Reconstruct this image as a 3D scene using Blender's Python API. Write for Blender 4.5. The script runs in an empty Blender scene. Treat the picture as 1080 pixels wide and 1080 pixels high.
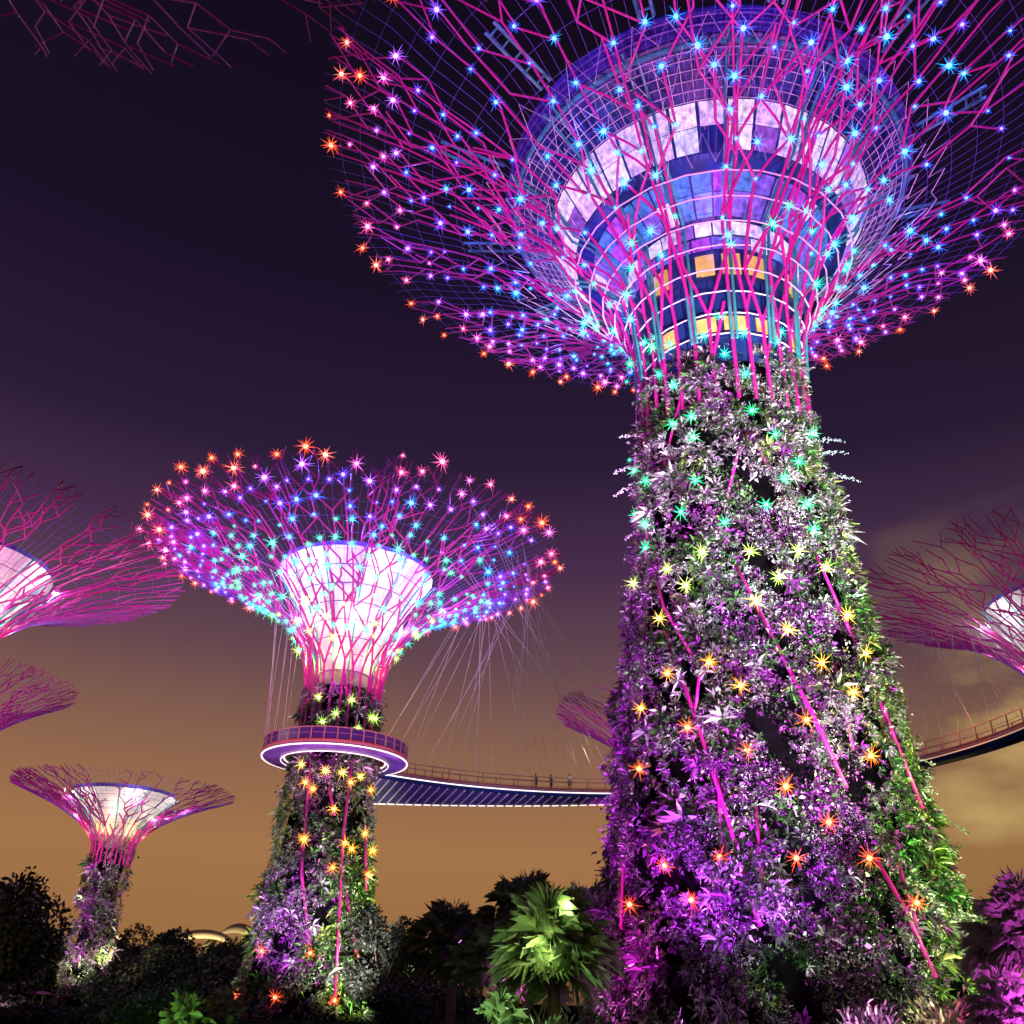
import bpy, bmesh, math, random
import numpy as np
from mathutils import Vector, Matrix
PI = math.pi
random.seed(7)
scene = bpy.context.scene
COL = scene.collection

# ---------------------------------------------------------------- camera
EYE = 1.6
F = 960.0
TH = math.radians(28.34)
cd = bpy.data.cameras.new('camera'); cam = bpy.data.objects.new('camera', cd); COL.objects.link(cam)
cd.sensor_width = 36; cd.lens = 36 * F / 1080; cd.clip_end = 5000; cd.clip_start = 0.1
cam.location = (0, 0, EYE); ROLL = math.radians(1.7); cam.rotation_euler = (Matrix.Rotation(PI / 2 + TH, 3, 'X') @ Matrix.Rotation(ROLL, 3, 'Z')).to_euler()
scene.camera = cam
CT, ST = math.cos(TH), math.sin(TH)

# ---------------------------------------------------------------- night sky
scene.view_settings.view_transform = 'Standard'; scene.view_settings.look = 'None'
scene.view_settings.exposure = 0; scene.view_settings.gamma = 1
w = bpy.data.worlds.new('World'); scene.world = w; w.use_nodes = True
nt = w.node_tree; nt.nodes.clear(); L = nt.links.new
def nd(t, **k):
    n = nt.nodes.new(t)
    for a, b in k.items(): setattr(n, a, b)
    return n
def lin(h):
    c = [int(h[i:i + 2], 16) / 255 for i in (0, 2, 4)]
    return tuple((x / 12.92 if x < .04045 else ((x + .055) / 1.055) ** 2.4) for x in c) + (1,)
geo = nd('ShaderNodeTexCoord'); sep = nd('ShaderNodeSeparateXYZ'); L(geo.outputs['Generated'], sep.inputs[0])
asn = nd('ShaderNodeMath', operation='ARCSINE'); L(sep.outputs['Z'], asn.inputs[0])
nrm = nd('ShaderNodeMath', operation='DIVIDE'); L(asn.outputs[0], nrm.inputs[0]); nrm.inputs[1].default_value = PI / 2
ramp = nd('ShaderNodeValToRGB'); L(nrm.outputs[0], ramp.inputs[0])
stops = [(-.02, '64452c'), (.03, '9c6e44'), (.085, 'a4754b'), (.145, '8b634e'), (.21, '654650'), (.275, '482e4c'), (.345, '2b1c37'),
         (.46, '1b1127'), (.62, '130c1c'), (.9, '0c0815')]
el = ramp.color_ramp.elements
while len(el) < len(stops): el.new(.5)
for e, (p, c) in zip(el, stops): e.position = max(p, 0); e.color = lin(c)
# low cloud lit by the city on the right
mp = nd('ShaderNodeMapping'); L(geo.outputs['Generated'], mp.inputs[0]); mp.inputs['Scale'].default_value = (3.2, 3.2, 7.5)
mp.inputs['Location'].default_value = (.35, .2, .1)
nz = nd('ShaderNodeTexNoise'); L(mp.outputs[0], nz.inputs[0]); nz.inputs['Scale'].default_value = 1.7; nz.inputs['Detail'].default_value = 5
cr = nd('ShaderNodeMapRange'); L(nz.outputs[0], cr.inputs[0]); cr.inputs[1].default_value = .46; cr.inputs[2].default_value = .66
xr = nd('ShaderNodeMapRange'); L(sep.outputs['X'], xr.inputs[0]); xr.inputs[1].default_value = .22; xr.inputs[2].default_value = .45
zr = nd('ShaderNodeMapRange'); L(nrm.outputs[0], zr.inputs[0]); zr.inputs[1].default_value = .30; zr.inputs[2].default_value = .14
m1 = nd('ShaderNodeMath', operation='MULTIPLY'); L(cr.outputs[0], m1.inputs[0]); L(xr.outputs[0], m1.inputs[1])
m2 = nd('ShaderNodeMath', operation='MULTIPLY'); L(m1.outputs[0], m2.inputs[0]); L(zr.outputs[0], m2.inputs[1])
mx = nd('ShaderNodeMix', data_type='RGBA'); L(m2.outputs[0], mx.inputs[0]); L(ramp.outputs[0], mx.inputs[6]); mx.inputs[7].default_value = lin('cda66c')
# the right side of the sky is a little darker and greyer
xr2 = nd('ShaderNodeMapRange'); L(sep.outputs['X'], xr2.inputs[0]); xr2.inputs[1].default_value = .15; xr2.inputs[2].default_value = .5
xr2.inputs[3].default_value = 0; xr2.inputs[4].default_value = .55
mx2 = nd('ShaderNodeMix', data_type='RGBA', blend_type='MULTIPLY'); L(xr2.outputs[0], mx2.inputs[0]); L(mx.outputs[2], mx2.inputs[6]); mx2.inputs[7].default_value = (.72, .80, .68, 1)
bg = nd('ShaderNodeBackground'); L(mx2.outputs[2], bg.inputs[0]); bg.inputs[1].default_value = 1
wo = nd('ShaderNodeOutputWorld'); L(bg.outputs[0], wo.inputs[0])

cy = scene.cycles
cy.max_bounces = 5; cy.diffuse_bounces = 2; cy.glossy_bounces = 2; cy.transmission_bounces = 3; cy.transparent_max_bounces = 6
cy.sample_clamp_indirect = 3; cy.use_light_tree = True
try:
    cy.use_denoising = True; cy.denoiser = 'OPENIMAGEDENOISE'
except Exception: pass

# ---------------------------------------------------------------- garden floodlights
def spot(name, loc, aim, color, power, size=60, blend=.6, rad=.25):
    d = bpy.data.lights.new(name, 'SPOT'); o = bpy.data.objects.new(name, d); COL.objects.link(o)
    d.energy = power; d.color = color; d.spot_size = math.radians(size); d.spot_blend = blend; d.shadow_soft_size = rad
    o.location = loc; o.rotation_euler = (Vector(aim) - Vector(loc)).to_track_quat('-Z', 'Y').to_euler()
    return o
def point(name, loc, color, power, rad=.3):
    d = bpy.data.lights.new(name, 'POINT'); o = bpy.data.objects.new(name, d); COL.objects.link(o)
    d.energy = power; d.color = color; d.shadow_soft_size = rad; o.location = loc
    return o
BIG = (11.12, 40.0); MID = (-16.0, 87.0)
VIOLET = (.42, .08, 1); MAGENTA = (1, .10, .75); WHITE = (1, .86, .95); LIME = (.75, 1, .35); PINK = (1, .35, .8)
# round the great tree
spot('floodlight', (5.2, 27, .3), (9, 37, 14), (.55, .04, 1), 27000, 66)
spot('floodlight', (9.6, 24, .3), (11.5, 34, 5), (.8, 1, .72), 3600, 52)
spot('floodlight', (-1.5, 46.5, .3), (4.8, 40, 15), (.66, .05, 1), 42000, 70)
spot('floodlight', (9, 19, .3), (10.5, 38, 19), (.98, .72, .90), 42000, 46)
spot('floodlight', (12, 16, .3), (10.9, 40, 27.5), (.68, 1, .88), 98000, 27)
spot('floodlight', (26, 24, .3), (16, 38, 15), LIME, 34000, 70)
spot('floodlight', (14, 25, .3), (13, 35, 1), (1, .1, .7), 900, 70)
spot('floodlight', (5, 24, .3), (6, 34, 2), (.7, .2, .9), 700, 70)
spot('floodlight', (-1, 33, .3), (4.5, 38, 5), (1, .12, .8), 5000, 60)
spot('floodlight', (20, 27, .3), (15, 35, 6), (.6, 1, .4), 6000, 60)
for x, y in ((-9, 22), (9, 10), (30, 18)):
    spot('canopy_floodlight', (x, y, .3), (10.9, 38, 43), (1, .22, .85), 39928, 52)
# round the middle tree
spot('floodlight', (-22, 66, .3), (-17.5, 84, 8), (.6, .05, 1), 34000, 26)
spot('floodlight', (-10, 68, .3), (-16, 86, 16), WHITE, 15000, 70)
spot('floodlight', (-3, 76, .3), (-14, 86, 8), LIME, 24000, 60)
spot('floodlight', (-34, 78, .3), (-20, 87, 10), LIME, 13000, 50)
for x, y in ((-38, 66), (-14, 58), (8, 70)):
    spot('canopy_floodlight', (x, y, .3), (-16.6, 86, 39), (1, .22, .8), 38475, 48)

# ---------------------------------------------------------------- materials
def mat(name, color=(.5, .5, .5), rough=.5, metal=0, emit=None, strength=0, noise=None, sampling=None, attr=None, spec=None):
    m = bpy.data.materials.new(name); m.use_nodes = True
    b = m.node_tree.nodes['Principled BSDF']; n = m.node_tree
    b.inputs['Base Color'].default_value = (*color, 1); b.inputs['Roughness'].default_value = rough; b.inputs['Metallic'].default_value = metal
    if spec is not None: b.inputs['Specular IOR Level'].default_value = spec
    src = None
    if attr:
        a = n.nodes.new('ShaderNodeAttribute'); a.attribute_name = attr; src = a.outputs['Color']
    if noise:
        t = n.nodes.new('ShaderNodeTexNoise'); t.inputs['Scale'].default_value = noise[0]; t.inputs['Detail'].default_value = 4
        co = n.nodes.new('ShaderNodeTexCoord'); n.links.new(co.outputs['Object'], t.inputs['Vector'])
        mr = n.nodes.new('ShaderNodeMapRange'); n.links.new(t.outputs[0], mr.inputs[0]); mr.inputs[1].default_value = .3; mr.inputs[2].default_value = .7
        mr.inputs[3].default_value = noise[1]; mr.inputs[4].default_value = noise[2]
        mm = n.nodes.new('ShaderNodeMix'); mm.data_type = 'RGBA'; mm.blend_type = 'MULTIPLY'; mm.inputs[0].default_value = 1
        if src: n.links.new(src, mm.inputs[6])
        else: mm.inputs[6].default_value = (*color, 1)
        n.links.new(mr.outputs[0], mm.inputs[7]); src = mm.outputs[2]
    if src: n.links.new(src, b.inputs['Base Color'])
    if emit is not None:
        if emit == 'attr': n.links.new(src, b.inputs['Emission Color'])
        else: b.inputs['Emission Color'].default_value = (*emit, 1)
        b.inputs['Emission Strength'].default_value = strength
    if sampling: m.cycles.emission_sampling = sampling
    return m
M = dict(
    steel=mat('magenta_painted_steel', (.58, .02, .30), .38, 0, noise=(2.5, .75, 1.1)),
    whitesteel=mat('white_painted_steel', (.75, .75, .78), .4),
    cable=mat('violet_cable', (.22, .16, .75), .4),
    wire=mat('steel_wire', (.55, .5, .5), .4),
    teal=mat('teal_painted_steel', (.06, .42, .40), .4, noise=(1.5, .6, 1.1)),
    indigo=mat('indigo_cladding', (.015, .05, .22), .35, noise=(.9, .5, 1.2)),
    violet=mat('violet_cladding', (.14, .09, .50), .35, noise=(.9, .6, 1.2)),
    core=mat('white_core_panel', (.80, .78, .76), .5, noise=(.8, .85, 1.05)),
    corewall=mat('grey_core_concrete', (.42, .38, .45), .7, noise=(1.2, .7, 1.1)),
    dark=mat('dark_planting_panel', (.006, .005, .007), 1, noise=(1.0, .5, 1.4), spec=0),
    leaf=mat('leaf', (.2, .3, .1), .30, attr='Col', spec=.6),
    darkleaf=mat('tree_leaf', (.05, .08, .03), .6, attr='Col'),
    bark=mat('bark', (.10, .075, .055), .9, noise=(4, .6, 1.2)),
    lit=mat('lit_window_panel', (.6, .5, .6), .3, attr='Col', emit='attr', strength=.78, noise=(3.2, .35, 1.12)),
    yellow=mat('lit_yellow_window', (.7, .5, .15), .3, emit=(.62, .40, .07), strength=.75, noise=(1.5, .5, 1.2)),
    strip=mat('walkway_light_strip', (.9, .85, .8), .4, emit=(1, .84, .72), strength=1.5),
    dimstrip=mat('dim_walkway_light_strip', (.8, .6, .4), .4, emit=(1, .62, .35), strength=.30),
    belly=mat('walkway_soffit', (.12, .07, .26), .4, noise=(.7, .6, 1.15)),
    rail=mat('walkway_rail', (.36, .20, .15), .4), redrail=mat('red_walkway_edge', (.28, .05, .04), .4),
    deck=mat('walkway_deck', (.30, .14, .14), .6),
    seethrough=mat('seen_through_violet', (.045, .015, .11), .25),
    skin=mat('skin', (.40, .24, .17), .6), shirt=mat('pale_shirt', (.7, .66, .6), .8), shorts=mat('dark_trousers', (.05, .04, .08), .8), hair=mat('dark_hair', (.02, .015, .015), .7),
    blackshirt=mat('dark_shirt', (.10, .06, .10), .8),
    ground=mat('night_lawn', (.012, .018, .009), 1, noise=(.35, .4, 1.4), spec=0),
    paving=mat('dark_paving', (.14, .12, .11), .8, noise=(2, .7, 1.15)),
    shell=mat('pale_shell_roof', (.75, .62, .38), .5, noise=(.12, .8, 1.1)),
    pavwall=mat('pale_rendered_wall', (.55, .46, .26), .8, noise=(.6, .8, 1.1)),
    letter=mat('dark_sign_letter', (.06, .04, .03), .6),
    glass=mat('dark_glazing', (.05, .05, .07), .1),
    awning=mat('pink_awning_fabric', (.5, .12, .32), .8),
)

# ---------------------------------------------------------------- mesh helpers
class MB:
    def __init__(s): s.v = []; s.f = []; s.m = []
    def add(s, vs, fs, mi=0):
        o = len(s.v); s.v += [tuple(p) for p in vs]; s.f += [tuple(i + o for i in f) for f in fs]; s.m += [mi] * len(fs)
    def tube(s, pts, rad, n=6, mi=0, cap=True):
        pts = [Vector(p) for p in pts]; k = len(pts)
        if isinstance(rad, (int, float)): rad = [rad] * k
        vs = []; fs = []
        up = None
        for i, p in enumerate(pts):
            d = (pts[min(i + 1, k - 1)] - pts[max(i - 1, 0)])
            if d.length < 1e-6: d = Vector((0, 0, 1))
            d.normalize()
            if up is None: up = d.orthogonal().normalized()
            up = (up - d * up.dot(d))
            up = up.normalized() if up.length > 1e-5 else d.orthogonal().normalized()
            b = d.cross(up)
            for j in range(n):
                a = 2 * PI * j / n
                vs.append(p + (up * math.cos(a) + b * math.sin(a)) * rad[i])
        for i in range(k - 1):
            for j in range(n):
                a, c = i * n + j, i * n + (j + 1) % n
                fs.append((a, c, c + n, a + n))
        if cap: fs += [tuple(range(n - 1, -1, -1)), tuple(range((k - 1) * n, k * n))]
        s.add(vs, fs, mi)
    def box(s, c, sz, rot=None, mi=0):
        c = Vector(c); h = [x / 2 for x in sz]
        vs = [Vector((x * h[0], y * h[1], z * h[2])) for x in (-1, 1) for y in (-1, 1) for z in (-1, 1)]
        if rot is not None: vs = [rot @ v for v in vs]
        s.add([c + v for v in vs], [(0, 1, 3, 2), (4, 6, 7, 5), (0, 4, 5, 1), (2, 3, 7, 6), (0, 2, 6, 4), (1, 5, 7, 3)], mi)
    def lathe(s, prof, n=48, a0=0, a1=2 * PI, mi=0):
        full = abs(a1 - a0 - 2 * PI) < 1e-6; k = n if full else n + 1
        vs = [(r * math.cos(a0 + (a1 - a0) * j / n), r * math.sin(a0 + (a1 - a0) * j / n), z) for (z, r) in prof for j in range(k)]
        fs = []
        for i in range(len(prof) - 1):
            for j in range(n):
                a, b = i * k + j, i * k + (j + 1) % k
                fs.append((a, b, b + k, a + k))
        s.add(vs, fs, mi)
    def build(s, name, mats, parent=None, smooth=False, loc=None):
        me = bpy.data.meshes.new(name); me.from_pydata(s.v, [], s.f)
        if not isinstance(mats, (list, tuple)): mats = [mats]
        for m in mats: me.materials.append(m)
        if len(mats) > 1: me.polygons.foreach_set('material_index', s.m)
        if smooth: me.polygons.foreach_set('use_smooth', [True] * len(s.f))
        me.update()
        o = bpy.data.objects.new(name, me); COL.objects.link(o)
        if parent: o.parent = parent
        if loc is not None: o.location = loc
        return o
def tag(o, label=None, cat=None, group=None, kind=None):
    if label: o['label'] = label
    if cat: o['category'] = cat
    if group: o['group'] = group
    if kind: o['kind'] = kind
    return o
def empty(name, loc, label, cat, group=None):
    o = bpy.data.objects.new(name, None); COL.objects.link(o); o.location = loc
    return tag(o, label, cat, group)
rng = np.random.default_rng(11)
def unit(a): return a / np.maximum(np.linalg.norm(a, axis=1, keepdims=True), 1e-9)
class Leaves:                       # many small folded leaf blades, one mesh
    def __init__(s): s.V = []; s.C = []
    def kites(s, base, d, side, L, W, col, droop=.0, fold=.12):
        n = unit(np.cross(d, side)); L = np.asarray(L).reshape(-1, 1) * np.ones((len(base), 1)); W = np.asarray(W).reshape(-1, 1) * np.ones((len(base), 1))
        g = np.array([0, 0, -1.0])
        mid = base + d * L * .5
        tip = base + d * L + g * L * droop
        v = np.stack([base, mid + side * W + n * W * fold, tip, mid - side * W + n * W * fold], 1)
        s.V.append(v.reshape(-1, 3)); s.C.append(np.repeat(col, 4, axis=0))
    def build(s, name, m, parent=None, loc=None):
        V = np.concatenate(s.V).astype(np.float32); C = np.concatenate(s.C).astype(np.float32); n = len(V) // 4
        me = bpy.data.meshes.new(name); me.vertices.add(len(V)); me.loops.add(len(V)); me.polygons.add(n)
        me.vertices.foreach_set('co', V.ravel()); me.loops.foreach_set('vertex_index', np.arange(len(V), dtype=np.int32))
        me.polygons.foreach_set('loop_start', np.arange(0, len(V), 4, dtype=np.int32)); me.polygons.foreach_set('loop_total', np.full(n, 4, dtype=np.int32))
        at = me.attributes.new('Col', 'FLOAT_COLOR', 'POINT')
        at.data.foreach_set('color', np.concatenate([C, np.ones((len(C), 1), np.float32)], 1).ravel())
        me.materials.append(m); me.update(); me.validate()
        o = bpy.data.objects.new(name, me); COL.objects.link(o)
        if parent: o.parent = parent
        if loc is not None: o.location = loc
        return o
def vnoise(p, seed=0, octaves=3):   # cheap smooth noise: a sum of random sines, about -1..1
    r = np.random.default_rng(seed); out = np.zeros(len(p)); amp = 1; fr = 1; tot = 0
    for _ in range(octaves):
        for _ in range(4):
            k = r.normal(size=3) * fr; out += amp * np.sin(p @ k + r.uniform(0, 6.28)) * .5; 
        tot += amp; amp *= .6; fr *= 2.1
    return out / tot / 1.0
def px_ray(px, py):
    u, v = px - 540, 540 - py; u, v = u * math.cos(ROLL) - v * math.sin(ROLL), u * math.sin(ROLL) + v * math.cos(ROLL)
    return Vector((u, F * CT - v * ST, v * CT + F * ST)).normalized()
def project(p):
    x, y, z = p[0], p[1], p[2] - EYE
    dep = y * CT + z * ST
    if dep < .5: return None
    u, v = F * x / dep, F * (z * CT - y * ST) / dep; u, v = u * math.cos(ROLL) + v * math.sin(ROLL), -u * math.sin(ROLL) + v * math.cos(ROLL)
    return 540 + u, 540 - v, dep

# ---------------------------------------------------------------- ground
g = MB(); g.add([(-3000, -500, 0), (3000, -500, 0), (3000, 4000, 0), (-3000, 4000, 0)], [(0, 1, 2, 3)])
tag(g.build('ground', M['ground']), kind='structure')
# ---------------------------------------------------------------- lamps with added starburst rays (one set of meshes per colour)
PAL = [('red', (1, .10, .02)), ('coral', (1, .16, .10)), ('rose', (1, .12, .35)), ('pink', (.95, .15, .75)), ('violet', (.45, .12, 1)),
       ('indigo', (.14, .07, 1)), ('blue', (.03, .14, 1)), ('azure', (.01, .36, 1)), ('cyan', (.02, .58, .80)), ('teal', (.0, .60, .34)),
       ('green', (.02, .8, .25)), ('lime', (.5, .9, .12)), ('yellow', (.95, .75, .08)), ('amber', (1, .42, .03)), ('orange', (1, .20, .01))]
PI_ = {n: i for i, (n, c) in enumerate(PAL)}
LM = []
for n, c in PAL:
    hot = tuple(.9 * x + .10 for x in c)
    LM.append((mat(n + '_lamp_core', c, .5, emit=hot, strength=5), mat(n + '_starburst_ray', c, .5, emit=c, strength=2.6, sampling='NONE')))
def star_geo(seed):
    r = random.Random(seed); mb = MB()
    bm = bmesh.new(); bmesh.ops.create_icosphere(bm, subdivisions=1, radius=1); bm.verts.index_update()
    mb.add([v.co for v in bm.verts], [[v.index for v in f.verts] for f in bm.faces], 0); bm.free()
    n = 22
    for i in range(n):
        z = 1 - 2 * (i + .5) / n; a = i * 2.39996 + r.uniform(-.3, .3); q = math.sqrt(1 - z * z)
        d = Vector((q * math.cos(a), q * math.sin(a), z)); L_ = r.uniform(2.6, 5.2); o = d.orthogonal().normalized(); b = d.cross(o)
        mb.add([d * .8 + o * .13, d * .8 - o * .065 + b * .11, d * .8 - o * .065 - b * .11, d * L_], [(0, 1, 3), (1, 2, 3), (2, 0, 3)], 1)  # glowing spikes shape lens starburst rays onto each bulb
    return mb
STAR = [star_geo(i) for i in range(4)]
STARME = {}
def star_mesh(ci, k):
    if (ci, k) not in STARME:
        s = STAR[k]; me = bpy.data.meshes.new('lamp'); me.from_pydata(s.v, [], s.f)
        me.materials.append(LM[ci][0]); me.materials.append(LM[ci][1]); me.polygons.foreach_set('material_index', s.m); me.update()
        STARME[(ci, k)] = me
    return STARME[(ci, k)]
def place_lamps(root, items):       # items: (local position, colour index, core radius); the 100 largest in the frame are parts, the others one part
    org = Vector(root.location); sc = []
    for q, ci, r in items:
        pr = project(Vector(q) + org)
        inside = pr and -15 < pr[0] < 1095 and -15 < pr[1] < 1095
        sc.append((r / pr[2] if inside else -1, q, ci, r))
    sc.sort(key=lambda t: -t[0])
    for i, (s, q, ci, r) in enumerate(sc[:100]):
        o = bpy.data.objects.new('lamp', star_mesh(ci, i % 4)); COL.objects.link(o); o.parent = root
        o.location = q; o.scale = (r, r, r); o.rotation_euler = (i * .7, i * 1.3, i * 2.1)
    rest = sc[100:]
    if rest:
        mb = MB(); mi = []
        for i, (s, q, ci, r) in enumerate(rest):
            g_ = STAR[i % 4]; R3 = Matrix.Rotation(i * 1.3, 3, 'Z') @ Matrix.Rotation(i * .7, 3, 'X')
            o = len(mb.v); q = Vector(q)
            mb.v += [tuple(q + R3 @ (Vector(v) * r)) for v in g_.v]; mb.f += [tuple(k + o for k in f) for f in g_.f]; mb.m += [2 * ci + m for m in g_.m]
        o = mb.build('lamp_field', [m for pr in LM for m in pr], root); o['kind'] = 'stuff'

# ---------------------------------------------------------------- supertrees
class Flare:                        # the trumpet surface the branches lie on
    def __init__(s, r0, R, z0, H, p):
        s.r0, s.R, s.z0, s.H, s.p = r0, R, z0, H, p
        N = 400; t = np.linspace(0, 1.12, N); r = s.rt(t); z = z0 + (H - z0) * t
        ln = np.concatenate([[0], np.cumsum(np.hypot(np.diff(r), np.diff(z)))]); one = np.interp(1, t, ln)
        s.t, s.s, s.len = t, ln / one, one
    def rt(s, t): return s.r0 + (s.R - s.r0) * np.clip(t, 0, None) ** s.p
    def at(s, u, phi, off=0):
        if u < 0: t = u
        else: t = float(np.interp(u, s.s, s.t))
        r = float(s.rt(np.float64(t))) + off; z = s.z0 + (s.H - s.z0) * t
        return Vector((r * math.cos(phi), r * math.sin(phi), z))
    def t_of(s, u): return float(np.interp(u, s.s, s.t))
def trunk_r(prof, z):
    zs = [a for a, b in prof]; rs = [b for a, b in prof]
    return np.interp(z, zs, rs)

def branches(fl, root, n0, rad, seed, gap=1.7, n_side=6, start=-.12, umax=1.0, bend_from=.30):
    """each main rib is one part: a tube that climbs, forks and zigzags out to free tips"""
    import heapq
    r = random.Random(seed); nodes = []; W0 = 2 * PI / n0
    mbs = [MB() for _ in range(n0)]; live = {}; heap = []; cnt = 0
    def radius(u): return rad * (1.0 - .60 * min(max(u, 0), 1) ** .8)
    def rad_at(u): return max(.5, math.hypot(*fl.at(max(u, 0), 0)[:2]))
    def seg(i, p0, u0, ph0, u1, ph1, lay):
        k = max(1, int((u1 - u0) / .06) + 1) if u0 < .5 else 1
        pts = [p0] + [fl.at(u0 + (u1 - u0) * j / k, ph0 + (ph1 - ph0) * j / k, lay * min(1, max(u0 + (u1 - u0) * j / k, 0) * 2)) for j in range(1, k + 1)]
        mbs[i].tube(pts, [radius(u0 + (u1 - u0) * j / k) for j in range(k + 1)], n_side)
        return pts[-1]
    for i in range(n0):
        phi0 = i * W0 + r.uniform(-.10, .10) * W0; lay = -.3 if i % 2 else .0
        u1 = r.uniform(.06, .16); p = seg(i, fl.at(start, phi0), start, phi0, u1, phi0, lay)
        if i % 3 == 0: seg(i, fl.at(-.03, phi0), -.03, phi0, .10, phi0 + r.choice((-1, 1)) * W0 * .9, lay)
        heapq.heappush(heap, (u1, cnt, i, phi0, p, 0, lay)); cnt += 1
    while heap:
        u, c, i, phi, p, side, lay = heapq.heappop(heap)
        rr = rad_at(u); want = 2 * PI * rr / gap; n_live = len(heap) + 1
        near = min([abs((phi - h[3] + PI) % (2 * PI) - PI) for h in heap], default=9) * rr
        out = u > umax - .035
        if out or (u > .45 and near < gap * .15 and r.random() < .7):
            nodes.append((u, phi, p, True)); continue
        step = lambda: r.uniform(.075, .135) * (1.25 if u < bend_from else .92)
        def go(ang, keep=True):
            nonlocal cnt
            du = step() * math.cos(ang); du = min(du, umax + r.uniform(-.012, .018) - u)
            if du <= .012: nodes.append((u, phi, p, True)); return
            dphi = math.tan(ang) * du * fl.len / rr * .92 + r.uniform(-.02, .02) * W0
            q = seg(i, p, u, phi, u + du, phi + dphi, lay)
            nodes.append((u + du, phi + dphi, q, not keep))
            if keep: heapq.heappush(heap, (u + du, cnt, i, phi + dphi, q, 1 if ang > .05 else -1 if ang < -.05 else 0, lay)); cnt += 1
        amp = min(1, max(0, (u - .10) / bend_from)); A = math.radians(r.uniform(26, 46)) * (.45 + .55 * amp)
        if n_live < want * 1.08 and r.random() < .82:
            if side == 0: go(A); go(-A * r.uniform(.7, 1.1))
            else: go(r.uniform(-.08, .08)); go(-side * A * 1.15)
        else:
            if side: 
                go(r.uniform(-.10, .10))
                if r.random() < .30: go(-side * A, False)
            else:
                sg = r.choice((-1, 1)); go(sg * A * (.9 if r.random() < .65 else .2))
                if r.random() < .35: go(-sg * A * 1.2, False)
    for m_ in mbs: m_.build('branch', M['steel'], root)
    return nodes

def net(fl, root, name, us, nrad, rr, material, u0=.3, u1=.98, n=72, off=-.35, lattice=0):
    mb = MB()
    for u in us:
        pts = [fl.at(u, 2 * PI * j / n, off) for j in range(n + 1)]
        mb.tube(pts, rr, 4, cap=False)
    for j in range(nrad):
        phi = 2 * PI * (j + .5) / nrad
        mb.tube([fl.at(u0 + (u1 - u0) * k / 6, phi + (lattice * (k % 2)), off) for k in range(7)], rr, 4)
    return mb.build(name, material, root)

def zigzag(fl, root, bands, rr, seed):
    r = random.Random(seed)
    for (u0, u1, n, inn) in bands:
        mb = MB(); pts = []
        for j in range(2 * n):
            a = PI * j / n + r.uniform(-.02, .02)
            pts.append(fl.at(u0 + r.uniform(-.015, .015), a, -.08) if j % 2 == 0 else fl.at(u1 + r.uniform(-.02, .02), a, -inn * r.uniform(.5, 1)))
        mb.tube(pts + [pts[0]], rr, 4); mb.build('tie_lattice', M['whitesteel'], root)

def canopy_lamps(nodes, fl, rule, target, dmin, seed, rad, off=.15):
    r = random.Random(seed); nodes = nodes[:]; r.shuffle(nodes); nodes.sort(key=lambda q: q[0] < .93); got = []
    for u, phi, p, tip in nodes:
        if len(got) >= target: break
        if u < .20: continue
        d = dmin * (.78 + .30 * min(u, 1)) * (1.35 if u > .93 else 1)
        if any((p - q[0]).length < d for q in got): continue
        got.append((p.copy(), u))
    out = []
    for p, u in got:
        out.append((p + Vector((p.x, p.y, -6)).normalized() * off, rule(u, r), rad * r.choice((.6, .8, 1, 1, 1.2, 1.5)) * (1.1 if u > .88 else 1)))
    return out

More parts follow.
